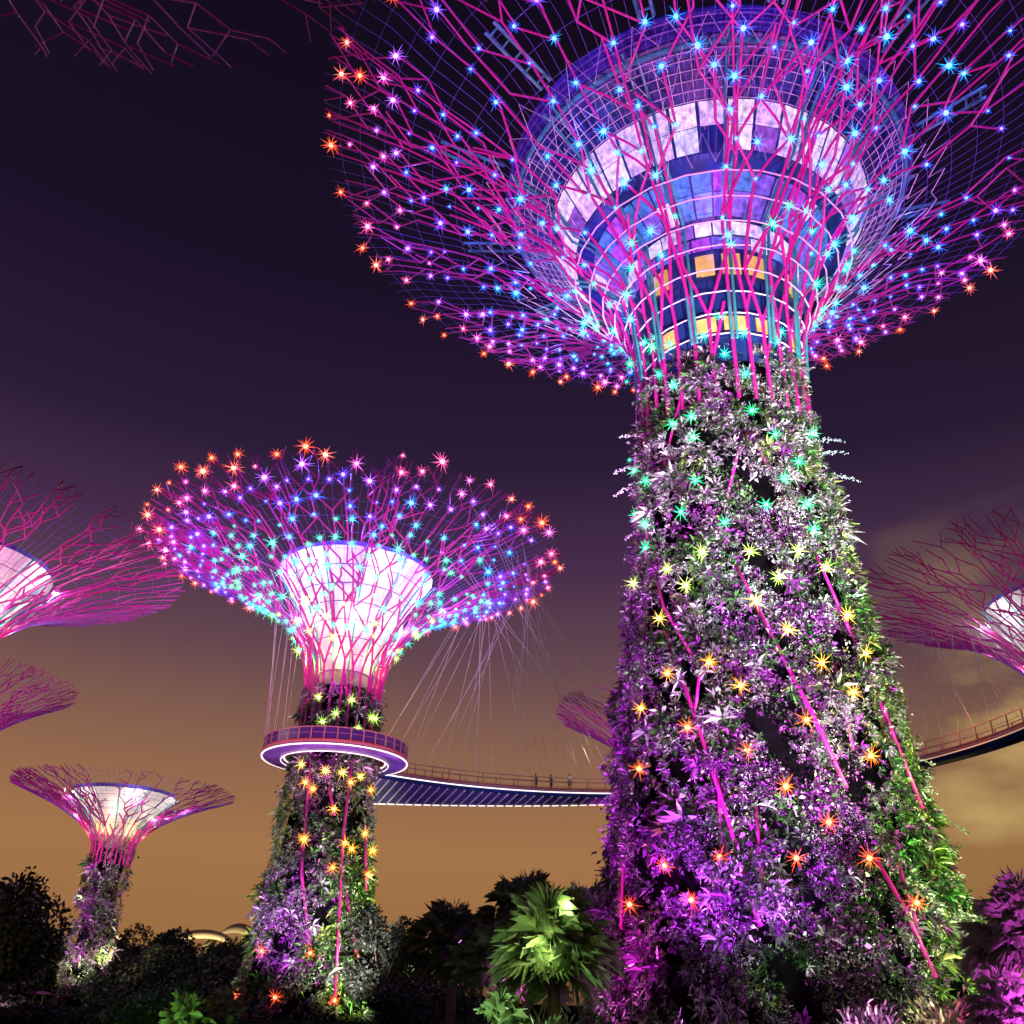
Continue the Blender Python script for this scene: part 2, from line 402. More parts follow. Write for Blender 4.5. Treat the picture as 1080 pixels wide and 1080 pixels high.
CLUMP_SIL, CLUMP_GRN, CLUMP_LIM, CLUMP_PUR, CLUMP_WHT = np.array([.50, .52, .50]), np.array([.06, .19, .04]), np.array([.26, .40, .07]), np.array([.34, .05, .38]), np.array([.85, .82, .80])
def planting(prof, z0, z1, n, size, seed, front=None, gap=.25, scheme=None, blades=13, bump=.35, gfreq=1.5):
    rg = np.random.default_rng(seed); lv = Leaves()
    z = rg.uniform(z0, z1, n * 2); R = trunk_r(prof, z); keep = rg.uniform(0, max(b for a, b in prof), n * 2) < R
    z = z[keep][:n]; R = R[keep][:n]; m = len(z)
    phi = rg.uniform(0, 2 * PI, m)
    if front is not None:           # two thirds of the plants on the half that faces the paths
        k = rg.random(m) < .55
        phi[k] = front + rg.uniform(-1.75, 1.75, k.sum())
    P = np.stack([R * np.cos(phi), R * np.sin(phi), z], 1)
    nb = vnoise(P * .9, seed + 1); ng = vnoise(P * gfreq, seed + 2); nc = vnoise(P * np.array([.5, .5, .25]), seed + 3)
    ok = ng > np.quantile(ng, gap) + .18 * np.clip(.35 - (z - z0) / (z1 - z0), 0, 1)
    P, phi, z, nb, nc, R = P[ok], phi[ok], z[ok], nb[ok], nc[ok], R[ok]; m = len(z)
    N = np.stack([np.cos(phi), np.sin(phi), np.zeros(m)], 1); T = np.stack([-np.sin(phi), np.cos(phi), np.zeros(m)], 1); U = np.array([[0, 0, 1.0]])
    off = (rg.uniform(-.3, .25, m) + nb * bump) * size * 2
    C0 = P + N * off[:, None]
    # plants grow in patches of one kind; side and height also carry floodlight colour
    zz = (z - z0) / (z1 - z0); sx = N[:, 0]; cl = lambda x: np.clip(x, 0, 1)
    if scheme > 1: wt = [.16 + .42 * cl((zz - .42) / .35), .30 + .35 * cl(sx * 1.3) + .35 * cl((.35 - zz) / .3), .06 + .30 * cl(sx * 1.2) , .08 + .75 * cl(1 - abs(zz - .36) / .42) * cl(1.05 - sx), np.full(m, .20)]
    else: wt = [.22 + .2 * zz, .18 + .5 * cl(abs(sx + .15) * 1.6 - .4), .05 + .4 * cl(abs(sx + .15) * 1.6 - .4), .08 + .9 * cl(1 - abs(sx + .2) * 2.2), np.full(m, .18)]
    wt = np.stack([w_ * np.exp(2.1 * vnoise(P * 1.15, seed + 10 + k)) for k, w_ in enumerate(wt)], 1); cs_ = np.cumsum(wt / wt.sum(1, keepdims=True), 1)
    kind = (rg.random(m)[:, None] > cs_[:, :4]).sum(1)
    col = np.stack([CLUMP_SIL, CLUMP_GRN, CLUMP_LIM, CLUMP_PUR, CLUMP_WHT])[kind]
    col = col * np.clip(rg.lognormal(-.35, .75, (m, 1)), .08, 2.4)
    sz = size * rg.choice([.55, .85, 1.25, 2.2, 3.4], m, p=[.38, .36, .215, .036, .009]) * (1 + .45 * vnoise(P * .9, seed + 40))
    fine = (vnoise(P * 1.0, seed + 30) + rg.normal(size=m) * .15) < -.05
    for half, kk in ((~fine, blades), (fine, int(blades * .9))):
        idx = np.where(half)[0]; c = len(idx)
        if not c: continue
        b = np.repeat(idx, kk); tot = len(b)
        a = rg.uniform(0, 2 * PI, tot); e = rg.uniform(.05, 1.0, tot)
        rad = np.sqrt(1 - e ** 2)
        d = N[b] * e[:, None] + T[b] * (rad * np.cos(a))[:, None] + U * (rad * np.sin(a))[:, None] + np.array([[0, 0, .15]])
        d = unit(d); side = unit(np.cross(d, rg.normal(size=(tot, 3)) * .35 + N[b]))
        base = C0[b].copy(); Ls = sz[b] * rg.uniform(.7, 1.15, tot); Ws = sz[b] * .085
        if half is fine:            # small scattered leaves instead of a rosette
            base = base + np.clip(rg.normal(size=(tot, 3)), -1.6, 1.6) * (sz[b] * .38)[:, None]; Ls = Ls * .36; Ws = sz[b] * .11
            d = unit(rg.normal(size=(tot, 3)) + N[b] * .6)
            side = unit(np.cross(d, rg.normal(size=(tot, 3)) + N[b] * .6))
        cc = np.clip(col[b] * np.where(rg.random((tot, 1)) < .55, rg.uniform(.10, .40, (tot, 1)), rg.uniform(.8, 1.9, (tot, 1))), 0, .92)  # near-black and bright leaves put light and shade contrast into the colour
        lv.kites(base, d, side, Ls, Ws, cc, droop=.22, fold=.5)
    return lv
def sprig(lv, p, d, length, rg, leaf=.10, col=(.7, .68, .66)):
    p = np.array(p, float); d = np.array(d, float); d /= np.linalg.norm(d); n = int(length / leaf * 5.5)
    t = rg.random(n); pos = p + d * (t * length)[:, None] + np.array([0, 0, -1]) * (t ** 2 * length * .28)[:, None] + rg.normal(size=(n, 3)) * (leaf * .55 * (1.15 - t))[:, None]
    dd = unit(rg.normal(size=(n, 3)) + d * .5); side = unit(np.cross(dd, rg.normal(size=(n, 3))))
    lv.kites(pos, dd, side, leaf * rg.uniform(.8, 1.4, n), leaf * .3, np.array(col) * rg.uniform(.7, 1.1, (n, 1)))
def on_trunk(px, py, loc, prof, add=.0):   # where a line of sight meets a trunk's surface, in the tree's own coordinates
    d = px_ray(px, py); t = 10.0
    for _ in range(4000):
        q = Vector((0, 0, EYE)) + d * t
        if math.hypot(q.x - loc[0], q.y - loc[1]) < float(trunk_r(prof, q.z)) + add: break
        t += .02
        if t > 140: return None
    return Vector((q.x - loc[0], q.y - loc[1], q.z))

def panels(root, name, prof, nseg, material, cols=None, gap=.06, seed=0, phase=0, keep=1.0, depth=.06):
    """one ring of cladding panels between two heights, each panel a thin raised plate"""
    r = random.Random(seed); V = []; Fc = []; C = []
    for k in range(len(prof) - 1):
        (z0, r0), (z1, r1) = prof[k], prof[k + 1]
        for j in range(nseg):
            if r.random() > keep: continue
            a0 = 2 * PI * (j + gap) / nseg + phase; a1 = 2 * PI * (j + 1 - gap) / nseg + phase; g_ = .03
            zz0, zz1 = z0 + (z1 - z0) * g_, z1 - (z1 - z0) * g_; rr0, rr1 = r0 + (r1 - r0) * g_, r1 - (r1 - r0) * g_
            c = cols(r) if cols else (1, 1, 1); o = len(V)
            for dd in (0, depth):
                for (z_, r_, a) in ((zz0, rr0, a0), (zz0, rr0, a1), (zz1, rr1, a1), (zz1, rr1, a0)):
                    V.append(((r_ + dd) * math.cos(a), (r_ + dd) * math.sin(a), z_ - dd * .3)); C.append((*c, 1))
            Fc += [tuple(o + i for i in f) for f in ((4, 5, 6, 7), (0, 1, 5, 4), (1, 2, 6, 5), (2, 3, 7, 6), (3, 0, 4, 7))]
    me = bpy.data.meshes.new(name); me.from_pydata(V, [], Fc); me.materials.append(material)
    at = me.attributes.new('Col', 'FLOAT_COLOR', 'POINT'); at.data.foreach_set('color', np.array(C, np.float32).ravel()); me.update()
    o = bpy.data.objects.new(name, me); COL.objects.link(o); o.parent = root
    return o

def lamp_rule_canopy(stops):
    def f(u, r):
        u2 = u + r.uniform(-.035, .035)
        for lim, names in stops:
            if u2 < lim: return PI_[r.choice(names)]
        return PI_[r.choice(stops[-1][1])]
    return f

# ---- the great tree
BP = [(0, 7.6), (3.5, 7.2), (7.1, 6.65), (15.3, 5.5), (25.4, 4.6), (31, 3.95)]
big = empty('supertree', (*BIG, 0), 'tallest steel supertree with a ringed building in its crown and a thickly planted trunk', 'supertree')
bf = Flare(4.3, 23.3, 30.6, 47.8, 2.35)
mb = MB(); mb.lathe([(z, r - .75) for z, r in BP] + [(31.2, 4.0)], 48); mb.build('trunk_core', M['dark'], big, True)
lv = planting(BP, 0, 31, 78000, .205, 21, front=-PI / 2 - .25, gap=.22, bump=1.3, gfreq=3.6, scheme=1.1, blades=11)
rg = np.random.default_rng(5)
for (px, py, dx, dz, ln, c) in ((655, 462, -1, .18, 1.3, 0), (656, 492, -1, -.1, 1.5, 0), (652, 508, -1, -.35, 1.5, 0), (878, 468, 1, .25, 1.5, 1), (884, 482, 1, .30, 1.4, 1), (888, 503, 1, .02, 1.6, 1),
                             (962, 785, 1, .25, 1.0, 0), (966, 800, 1, .05, 1.1, 0), (985, 835, 1, .15, .9, 0), (990, 845, 1, -.4, 1.9, 2), (1010, 900, 1, .12, .9, 0), (1012, 918, 1, .0, .9, 0), (1018, 945, 1, -.05, 1.4, 2), (648, 560, -1, -.3, .7, 0), (640, 700, -1, 0, .6, 0)):
    sidex = -1 if dx < 0 else 1
    zz = None
    d_ = px_ray(px, py); tt = (BIG[1] - .5) / d_.y; q = Vector((0, 0, EYE)) + d_ * tt
    rr = float(trunk_r(BP, q.z)); sprig(lv, (sidex * (rr - .2), -.6, q.z), (dx, -.15, dz), ln + .3, rg, .11, ((.72, .66, .72), (.55, .75, .75), (.25, .4, .3))[c])
lv.build('planting', M['leaf'], big)['kind'] = 'stuff'
pipes = [[(702, 666), (733, 755), (760, 840), (802, 977)], [(798, 640), (842, 724), (858, 755), (893, 831)], [(884, 640), (911, 693), (938, 764), (973, 853)], [(947, 911), (966, 973)],
         [(924, 906), (955, 960), (987, 1031)], [(724, 392), (718, 420), (705, 470), (694, 520)], [(789, 453), (809, 490)], [(789, 453), (779, 475), (767, 524)], [(775, 594), (814, 668)], [(671, 387), (671, 450)],
         [(683, 519), (683, 569)], [(740, 525), (764, 563)], [(861, 585), (874, 615), (898, 670)], [(741, 680), (733, 755)], [(757, 820), (761, 900)], [(735, 700), (700, 640), (690, 600)], [(660, 860), (655, 980)], [(797, 850), (806, 960)], [(880, 700), (900, 790)]]
for k, pl in enumerate(pipes):
    pts = [on_trunk(x, y, BIG, BP, .02) for x, y in pl]; pts = [q for q in pts if q]
    if len(pts) > 1:
        mb = MB(); mb.tube(pts, .085 if k < 5 else .065, 8); mb.build('trunk_pipe', M['steel'], big, True)
# crown building, bottom to top
mb = MB(); mb.lathe([(30, 3.9), (36.6, 4.55), (38.6, 4.75), (40.4, 6.75), (40.45, 7.75), (42.75, 9.15), (43.9, 10.7), (44.3, 11.7), (46.6, 11.7), (46.9, 9), (47.0, 0.01)], 64); core = mb.build('core', M['indigo'], big)
def litcol(r):
    q = r.random()
    if q < .52: return (.92, .93, 1.0)
    if q < .72: return (.74, .66, 1.0)
    if q < .84: return (.42, .20, .85)
    if q < .93: return (.55, .75, 1.0)
    return (.25, .10, .5)
def litdark(r):
    q = r.random()
    return (.75, .75, 1.0) if q < .10 else (.18, .12, .62) if q < .38 else (.07, .22, .62) if q < .76 else (.36, .07, .58)
panels(core, 'window_band', [(40.5, 7.8), (41.6, 8.5), (42.7, 9.15)], 38, M['lit'], litcol, .06, 3, keep=.97)
panels(core, 'window_band', [(38.75, 4.95), (39.6, 5.95), (40.3, 6.68)], 36, M['lit'], litdark, .05, 4)
panels(core, 'window_band', [(37.7, 4.72), (38.5, 4.86)], 32, M['lit'], litcol, .05, 6)
panels(core, 'window_band', [(36.8, 4.62), (37.6, 4.70)], 28, M['lit'], litdark, .05, 5)
panels(core, 'cladding_band', [(31, 4.08), (33, 4.26), (35, 4.44)], 20, M['indigo'], None, .03, 6)
for (z0, z1, r_, lst) in ((35.1, 36.5, 4.53, (-108, -91, -74, -140, -38, 20)), (31.6, 32.5, 4.28, (-112, -70, -92, -140, -40, 60, 130))):
    for dg in lst:
        mb = MB(); n_ = 4; wd = math.radians(12 if z0 > 33 else 15); vs = []
        for dd in (0, .07):
            for k in range(n_ + 1):
                a = math.radians(dg) + wd * (k / n_ - .5)
                for z in (z0, z1): vs.append(((r_ + dd) * math.cos(a), (r_ + dd) * math.sin(a), z))
        m_ = 2 * (n_ + 1); fs = []
        for k in range(n_):
            a = 2 * k; fs += [(m_ + a, m_ + a + 2, m_ + a + 3, m_ + a + 1), (a, m_ + a, m_ + a + 1, a + 1) if k == 0 else (a, a + 1, a + 3, a + 2)]
        mb.add(vs, fs); mb.build('window', M['yellow'], core)
panels(core, 'roof_edge_band', [(44.4, 11.72), (45.3, 11.72), (46.4, 11.72)], 60, M['violet'], None, .02, 10)
mb = MB()                                                              # open steel grille under the outer ring
for k, (z, r_) in enumerate([(42.75, 9.3), (43.02, 9.7), (43.3, 10.1), (43.57, 10.5), (43.85, 10.9), (44.0, 11.25)]):
    mb.tube([(r_ * math.cos(a * PI / 48), r_ * math.sin(a * PI / 48), z - .12) for a in range(97)], .022, 4, cap=False)
for j in range(110):
    a = 2 * PI * j / 110
    mb.tube([(9.3 * math.cos(a), 9.3 * math.sin(a), 42.6), (11.3 * math.cos(a), 11.3 * math.sin(a), 43.9)], .02, 4)
mb.build('soffit_grille', M['whitesteel'], core)
mb = MB(); mb.tube([(11.45 * math.cos(a * PI / 48), 11.45 * math.sin(a * PI / 48), 44.1) for a in range(97)], .13, 6, cap=False); mb.build('edge_ring', M['teal'], core)
mb = MB()
for zz in (44.9, 45.6): mb.tube([(11.9 * math.cos(a * PI / 48), 11.9 * math.sin(a * PI / 48), zz) for a in range(97)], .06, 5, cap=False)
mb.build('roof_edge_rail', M['violet'], core)
for j in range(14):                                                    # teal paired rails that climb the core
    a = 2 * PI * (j + .35) / 14; mb = MB()
    for da in (-.028, .028):
        mb.tube([(r_ * math.cos(a + da), r_ * math.sin(a + da), z) for z, r_ in ((31, 4.45), (36.6, 4.95), (38.4, 5.2), (40.1, 7.1), (40.5, 8.15), (42.7, 9.5), (43.9, 11.1), (44.4, 12.0))], .085, 6)
    mb.build('core_rail', M['teal'], core)
for j in range(12):
    a = 2 * PI * (j + .2) / 12; mb = MB()
    for da in (-.03, .03): mb.tube([(12.3 * math.cos(a + da), 12.3 * math.sin(a + da), 45.9), (16.2 * math.cos(a + da * .8), 16.2 * math.sin(a + da * .8), 47.35)], .10, 6)
    for q in range(5):
        r_ = 12.7 + .8 * q; z_ = 45.9 + (r_ - 12.3) * .371; mb.tube([(r_ * math.cos(a - .03), r_ * math.sin(a - .03), z_), (r_ * math.cos(a + .03), r_ * math.sin(a + .03), z_)], .07, 4)
    mb.build('roof_outrigger', M['teal'], core)
for u in (.03, .075, .12, .165, .21, .255, .30, .345):
    mb = MB(); mb.tube([bf.at(u, 2 * PI * j / 26, .02) for j in range(27)], .045, 5, cap=False); mb.build('hoop', M['whitesteel'], big)
net(bf, big, 'canopy_net', (.42, .48, .54, .60, .66, .72, .78, .84, .90, .95), 150, .0085, M['cable'], .36, .99, 84, .25, .012)
nodes = branches(bf, big, 30, .105, 41, gap=.82, n_side=6, start=-.18)
zigzag(bf, big, ((.36, .44, 40, .5), (.43, .52, 46, .9), (.50, .57, 52, .6), (.56, .63, 48, .9)), .026, 2)
rr_ = random.Random(2)
lamps = canopy_lamps(nodes, bf, lamp_rule_canopy([(.32, ['cyan', 'teal', 'teal']), (.46, ['cyan', 'azure', 'cyan']), (.60, ['azure', 'azure', 'blue']), (.71, ['blue', 'blue', 'azure']), (.79, ['indigo', 'blue']), (.85, ['violet', 'indigo', 'pink']), (.90, ['pink', 'violet']), (.945, ['rose', 'pink', 'rose']), (2, ['red', 'coral', 'red'])]), 900, 1.16, 3, .10, .2)
for j in range(12):                                                    # lamps on the ribs just above the planting
    a = rr_.uniform(0, 2 * PI); u = rr_.uniform(.0, .33)
    lamps.append((bf.at(u, a, .25), PI_[rr_.choice(['teal', 'cyan'] if u > .12 else ['teal', 'green'])], .13))
TL = [(691, 356), (706, 363), (742, 354), (785, 351), (819, 360), (764, 373), (676, 383), (695, 395), (711, 406), (786, 394), (661, 403), (793, 433), (729, 439), (709, 447), (731, 461), (818, 458), (857, 457), (664, 485), (669, 496), (681, 507), (734, 507),
      (842, 487), (827, 505), (808, 532), (670, 543), (680, 552), (718, 540), (764, 551), (852, 531), (858, 559), (681, 578), (704, 600), (740, 582), (791, 582), (842, 581), (872, 598), (668, 615), (723, 617), (821, 609), (797, 633), (695, 652), (831, 664), (894, 649), (760, 335), (824, 350), (842, 377),
      (748, 698), (704, 710), (676, 747), (725, 767), (674, 811), (781, 723), (867, 699), (900, 730), (851, 759), (789, 792), (829, 829), (919, 797), (874, 867), (840, 905), (917, 905), (759, 904), (701, 913), (729, 949), (664, 954), (967, 952), (913, 689)]
for x, y in TL:
    q = on_trunk(x, y, BIG, BP, .42)
    if not q: continue
    n_ = 'teal' if q.z > 28 else 'green' if q.z > 19.3 else 'lime' if q.z > 17 else 'yellow' if q.z > 14.2 else 'amber' if q.z > 12 else 'orange' if q.z > 7.5 else 'red'
    lamps.append((q, PI_[n_], .11))
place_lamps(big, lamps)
for j in range(6):
    a = 2 * PI * j / 6 + .3; point('crown_light', (BIG[0] + 6.7 * math.cos(a), BIG[1] + 6.7 * math.sin(a), 38.6), (.30, .18, 1), 90)
    a += .5; point('crown_light', (BIG[0] + 11.6 * math.cos(a), BIG[1] + 11.6 * math.sin(a), 41.8), (.12, .22, 1), 70)

# ---- the other supertrees
def supertree(loc, label, prof, z_top, fl, n0, rad, seed, core_r, core_z, lamps=None, plants=3000, psize=.7, group=None, gap=.72, detail=True, scheme=.3, glow=9000, front=-PI / 2, planted=True):
    t = empty('supertree', (*loc, 0), label, 'supertree', group)
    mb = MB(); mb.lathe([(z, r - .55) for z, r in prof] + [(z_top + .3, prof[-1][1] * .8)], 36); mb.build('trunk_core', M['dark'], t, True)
    if planted: planting(prof, 0, z_top, plants, psize, seed, front=front, gap=.2, gfreq=2.2, bump=.8, scheme=scheme, blades=10).build('planting', M['leaf'], t)['kind'] = 'stuff'
    (cz0, cz1), (cr0, cr1) = core_z, core_r
    # waist of plain concrete, then the flared white core made of plates
    mb = MB(); mb.lathe([(z_top - 1, cr0 * .93), (cz0, cr0 * .98)], 32); mb.build('core_waist', M['corewall'], t)
    P_ = []; K = 7
    for k in range(K + 1):
        q = k / K; P_.append((cz0 + (cz1 - cz0) * q, cr0 + (cr1 - cr0) * (q ** 1.45)))
    mb = MB(); mb.lathe([(z, r - .08) for z, r in P_] + [(cz1 + .4, cr1 - .05), (cz1 + .45, .01)], 40); cf = mb.build('core', M['violet'], t)
    panels(cf, 'panel_skin', P_, 26, M['core'], None, .012, seed)
    nodes = branches(fl, t, n0, rad, seed, gap=gap, n_side=5, start=-.22)
    if detail:
        net(fl, t, 'canopy_net', (.34, .42, .50, .57, .64, .71, .78, .85, .92), 130, rad * .10, M['cable'], .28, .98, 60, .1, .012)
        zigzag(fl, t, ((.14, .24, 26, .6), (.24, .34, 30, 1.0), (.34, .44, 34, 1.0), (.44, .52, 36, .7)), rad * .16, seed)
        for j in range(12):
            a = 2 * PI * (j + .5) / 12; mb = MB()
            mb.tube([((r + .35) * math.cos(a), (r + .35) * math.sin(a), z) for z, r in P_], rad * .7, 6); mb.build('core_rail', M['teal'], cf)
    # lights in the waist that wash the white core
    nl = 6
    for q, share, cl in ((.14, .20, (1, .60, .14)), (.46, .36, (1, .86, .58)), (.80, .48, (.97, .98, .96))):
        for j in range(nl):
            a = 2 * PI * (j + .25 + q) / nl
            zc = cz0 + (cz1 - cz0) * q; rc = cr0 + (cr1 - cr0) * q ** 1.45; u_r = float(fl.rt(np.float64((zc - fl.z0) / (fl.H - fl.z0))))
            rl = max(min(rc + (u_r - rc) * .75, rc + 2.6), rc + .7)
            point('core_light', (loc[0] + rl * math.cos(a), loc[1] + rl * math.sin(a), zc - .4), cl, glow * share / nl, .3)
    return t, nodes

MP = [(0, 6.05), (9.6, 4.85), (19, 3.75), (25.6, 3.65), (27.6, 3.5)]
mf = Flare(3.7, 21.4, 26.4, 42.6, 2.75)
mid, mnodes = supertree(MID, 'rainbow lit supertree circled by the walkway with a glowing white core', MP, 27.6, mf, 26, .135, 77, (2.5, 7.9), (29.4, 40.2), plants=22000, psize=.33, scheme=.3, gap=.66, glow=9000, front=-PI / 2)
ml = canopy_lamps(mnodes, mf, lamp_rule_canopy([(.24, ['lime']), (.40, ['teal', 'lime', 'teal']), (.64, ['teal', 'teal', 'green']), (.74, ['cyan', 'teal', 'azure']), (.83, ['blue', 'azure', 'indigo']), (.91, ['indigo', 'violet', 'violet']), (.96, ['pink', 'rose', 'violet']), (2, ['coral', 'rose', 'red'])]), 640, 1.22, 9, .15, .25)
rr_ = random.Random(31)
for (px, py) in ((336, 735), (371, 738), (340, 761), (378, 768), (354, 752), (396, 758), (392, 757), (318, 806), (322, 825), (352, 853), (371, 895), (320, 885), (351, 915), (343, 813), (370, 825), (380, 819), (391, 833), (385, 879), (321, 885), (364, 889), (388, 922), (393, 897), (327, 1005), (290, 1052), (353, 1055), (276, 1003), (248, 1050), (378, 1010), (361, 815), (330, 832)):
    q = on_trunk(px, py, MID, MP, .5)
    if not q: continue
    n_ = 'lime' if q.z > 23 else 'yellow' if q.z > 19 else 'amber' if q.z > 12 else 'orange' if q.z > 6 else 'red'
    ml.append((q, PI_[n_], .17))
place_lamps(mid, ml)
for pl in ([(328, 800), (322, 870), (318, 920), (327, 1000)], [(372, 800), (362, 880), (357, 980), (353, 1060)], [(347, 830), (353, 860)], [(362, 925), (372, 985), (380, 1040)], [(385, 870), (386, 940)]):
    pts = [on_trunk(x, y, MID, MP, .10) for x, y in pl]; pts = [q for q in pts if q]
    if len(pts) > 1: mb = MB(); mb.tube(pts, .13, 6); mb.build('trunk_pipe', M['steel'], mid, True)

for (cx_, cy_), fl_, pw in ((MID, mf, 1500), (BIG, bf, 1300)):
    for u_ in ((.56, .80) if pw == 1500 else (.84,)):
        for j in range(7):
            q = fl_.at(u_, 2 * PI * (j + .3) / 7); point('bowl_blue_fill', (cx_ + q.x * .96, cy_ + q.y * .96, q.z + 2.2), (.12, .10, 1), pw, .4)  # unseen blue points added to tint the net and branches
SP = [(0, 2.75), (7, 2.15), (17.4, 2.0)]
supertree((-46.3, 115), 'small slender supertree with a white core standing before the dark trees on the left', SP, 17.4, Flare(2.3, 13.2, 16.2, 23.4, 1.9), 26, .105, 8, (1.9, 6.0), (17.8, 22.6), plants=9000, psize=.34, scheme=.2, glow=3600, gap=.62)
GP = lambda b, t, z: [(0, b), (z * .5, (b + t) * .48), (z, t)]
supertree((-49.5, 74.5), 'unlit supertree cut by the left edge of the photo with a bright core', GP(5.5, 3.8, 25), 25, Flare(3.8, 19.5, 24.5, 36.4, 2.6), 26, .12, 15, (2.8, 8.0), (26.5, 34.6), plants=1500, psize=.9, glow=6500)
supertree((-72, 115), 'unlit supertree with dark magenta branches low on the left edge under a larger one', GP(5, 3.3, 24), 24, Flare(3.3, 15.6, 23, 36.5, 2.3), 26, .12, 25, (2.2, 3.6), (26, 33), plants=900, psize=1.0, glow=600)
supertree((57.0, 85), 'unlit supertree cut by the right edge of the photo above the walkway', GP(5.5, 3.8, 25), 25, Flare(3.8, 20.8, 25.5, 41.3, 2.6), 26, .12, 35, (2.8, 8.0), (27.5, 38.6), plants=1500, psize=.9, glow=6500)
supertree((21.9, 110), 'distant supertree with plain magenta branches half hidden behind the great trunk', GP(4.6, 3.0, 20), 20, Flare(3.0, 16.0, 20, 33.6, 2.3), 24, .12, 45, (2.2, 4.0), (21, 27), plants=900, psize=1.0, glow=600)
supertree((-13.2, 7.6), 'near supertree whose dark unlit branch tips hang into the top left corner', GP(4.4, 2.9, 18), 18, Flare(2.9, 13.6, 17.5, 30, 2.5), 22, .055, 55, (2.2, 4.5), (20, 27), plants=900, psize=.7, glow=300, detail=False)
# floodlights of those trees
for (x, y, z, ax, ay, c, p_) in ((-40, 60, .3, -46, 74, (1, .25, .7), 50000), (-36, 82, .3, -46, 76, (1, .2, .7), 13200), (-62, 100, .3, -70, 114, (.9, .1, .7), 20000), (44, 66, .3, 54, 84, (1, .2, .8), 18000), (16, 92, .3, 20, 108, (1, .08, .75), 26000), (-42, 96, .3, -47, 113, (1, .3, .8), 8400)):
    spot('canopy_floodlight', (x, y, z), (ax, ay, 33), c, p_, 55)
spot('floodlight', (-45, 103, .3), (-48, 114, 9), LIME, 9000, 60)
spot('floodlight', (-55, 103, .3), (-50, 114, 8), (.8, .03, 1), 13000, 50)
spot('floodlight', (-38, 108, .3), (-46, 115, 10), (.9, .1, .9), 8000, 50)
spot('canopy_floodlight', (-9, 12, .3), (-12, 17, 29), (.9, .15, .8), 3200, 60)

# ---------------------------------------------------------------- skyway
SZ = 21.5; AC = Vector((7.3, 65.6, 0)); AR = 33.7
sky = empty('walkway', (0, 0, 0), 'curved aerial walkway hung on cables and looped round the rainbow lit tree', 'walkway')
def arc(a, r, z): return Vector((AC.x + r * math.cos(a), AC.y + r * math.sin(a), z))
def ringp(a, r, z): return Vector((MID[0] + r * math.cos(a), MID[1] + r * math.sin(a), z))
A0, A1 = math.radians(133), math.radians(-14); NA = 90
def width(q): return 1.05
def sweep(path, sec, closed=False, caps=True):
    """path(i) gives (centre, outward unit vector); sec is a list of (offset, z)"""
    mb = MB(); n = len(path); k = len(sec); vs = []
    for c, o in path:
        for (dx, dz) in sec: vs.append(c + o * dx + Vector((0, 0, dz)))
    fs = []
    for i in range(n if closed else n - 1):
        for j in range(k):
            a, b = i * k + j, i * k + (j + 1) % k; c, d = ((i + 1) % n) * k + (j + 1) % k, ((i + 1) % n) * k + j
            fs.append((a, b, c, d))
    if not closed and caps: fs += [tuple(range(k)), tuple(range((n - 1) * k, n * k))]
    mb.add(vs, fs); return mb
arcp = [(arc(A0 + (A1 - A0) * i / NA, AR, SZ), Vector((math.cos(A0 + (A1 - A0) * i / NA), math.sin(A0 + (A1 - A0) * i / NA), 0))) for i in range(NA + 1)]
RR = 5.75
rinp = [(ringp(2 * PI * i / 72, RR, SZ), Vector((math.cos(2 * PI * i / 72), math.sin(2 * PI * i / 72), 0))) for i in range(72)]
def rect(x0, x1, z0, z1): return [(x0, z0), (x1, z0), (x1, z1), (x0, z1)]
for path, closed in ((arcp, False), (rinp, True)):
    sweep(path, rect(-1.0, 1.0, -.10, .10), closed).build('deck', M['deck'], sky)
    # soffit, a shallow keel under the deck
    if not closed: sweep(path, [(-1.0, -.12), (1.0, -.12), (.55, -.58), (-.55, -.58)]).build('soffit', M['indigo'], sky)
    for s_ in (-1, 1):
        sec_ = rect(s_ * 1.03 - .05, s_ * 1.03 + .05, -.30, -.20)
        if closed: sweep(path, sec_, True).build('light_strip', M['strip'], sky)
        else: sweep(path[:52], sec_).build('light_strip', M['strip'], sky); sweep(path[51:], rect(s_ * 1.03 - .03, s_ * 1.03 + .03, -.30, -.20)).build('light_strip', M['dimstrip'], sky)
        sweep(path, rect(s_ * 1.03 - .04, s_ * 1.03 + .04, .11, .21), closed).build('edge_rail', M['redrail'], sky)
        sweep(path, rect(s_ * 1.0 - .04, s_ * 1.0 + .04, 1.22, 1.30), closed).build('handrail', M['rail'], sky)
        sweep(path, rect(s_ * 1.0 - .012, s_ * 1.0 + .012, .74, .77), closed).build('mid_rail', M['rail'], sky)
# the deep ribbed belly where the walkway leaves the ring, thinning out along the curve
NB = 46
def drop(i): return .05 + 2.3 * min(1, max(0, 1 - (i - 2) / (NB - 2))) ** 2.2
mb = MB(); vs = []
for i in range(0, NB):
    c, o = arcp[i]; vs += [c - o * .9 + Vector((0, 0, -.66)), c + o * 1.25 + Vector((0, 0, -.66 - drop(i))), c + o * 1.05 + Vector((0, 0, -.60))]
fs = []
for i in range(NB - 1):
    a = 3 * i; fs += [(a, a + 1, a + 4, a + 3), (a + 1, a + 2, a + 5, a + 4)]
mb.add(vs, fs); mb.build('belly', M['belly'], sky, False)
for i in range(1, NB - 1):
    c, o = arcp[i]; c2, o2 = arcp[i - 1]
    mb = MB(); mb.tube([c - o * .92 + Vector((0, 0, -.70)), c2 + o2 * 1.2 + Vector((0, 0, -.74 - drop(i - 1)))], .085, 4); mb.build('outrigger', M['whitesteel'], sky)
mb = MB(); mb.tube([arcp[i][0] + arcp[i][1] * 1.25 + Vector((0, 0, -.68 - drop(i))) for i in range(0, NB)], .06, 5); mb.build('light_strip', M['strip'], sky)
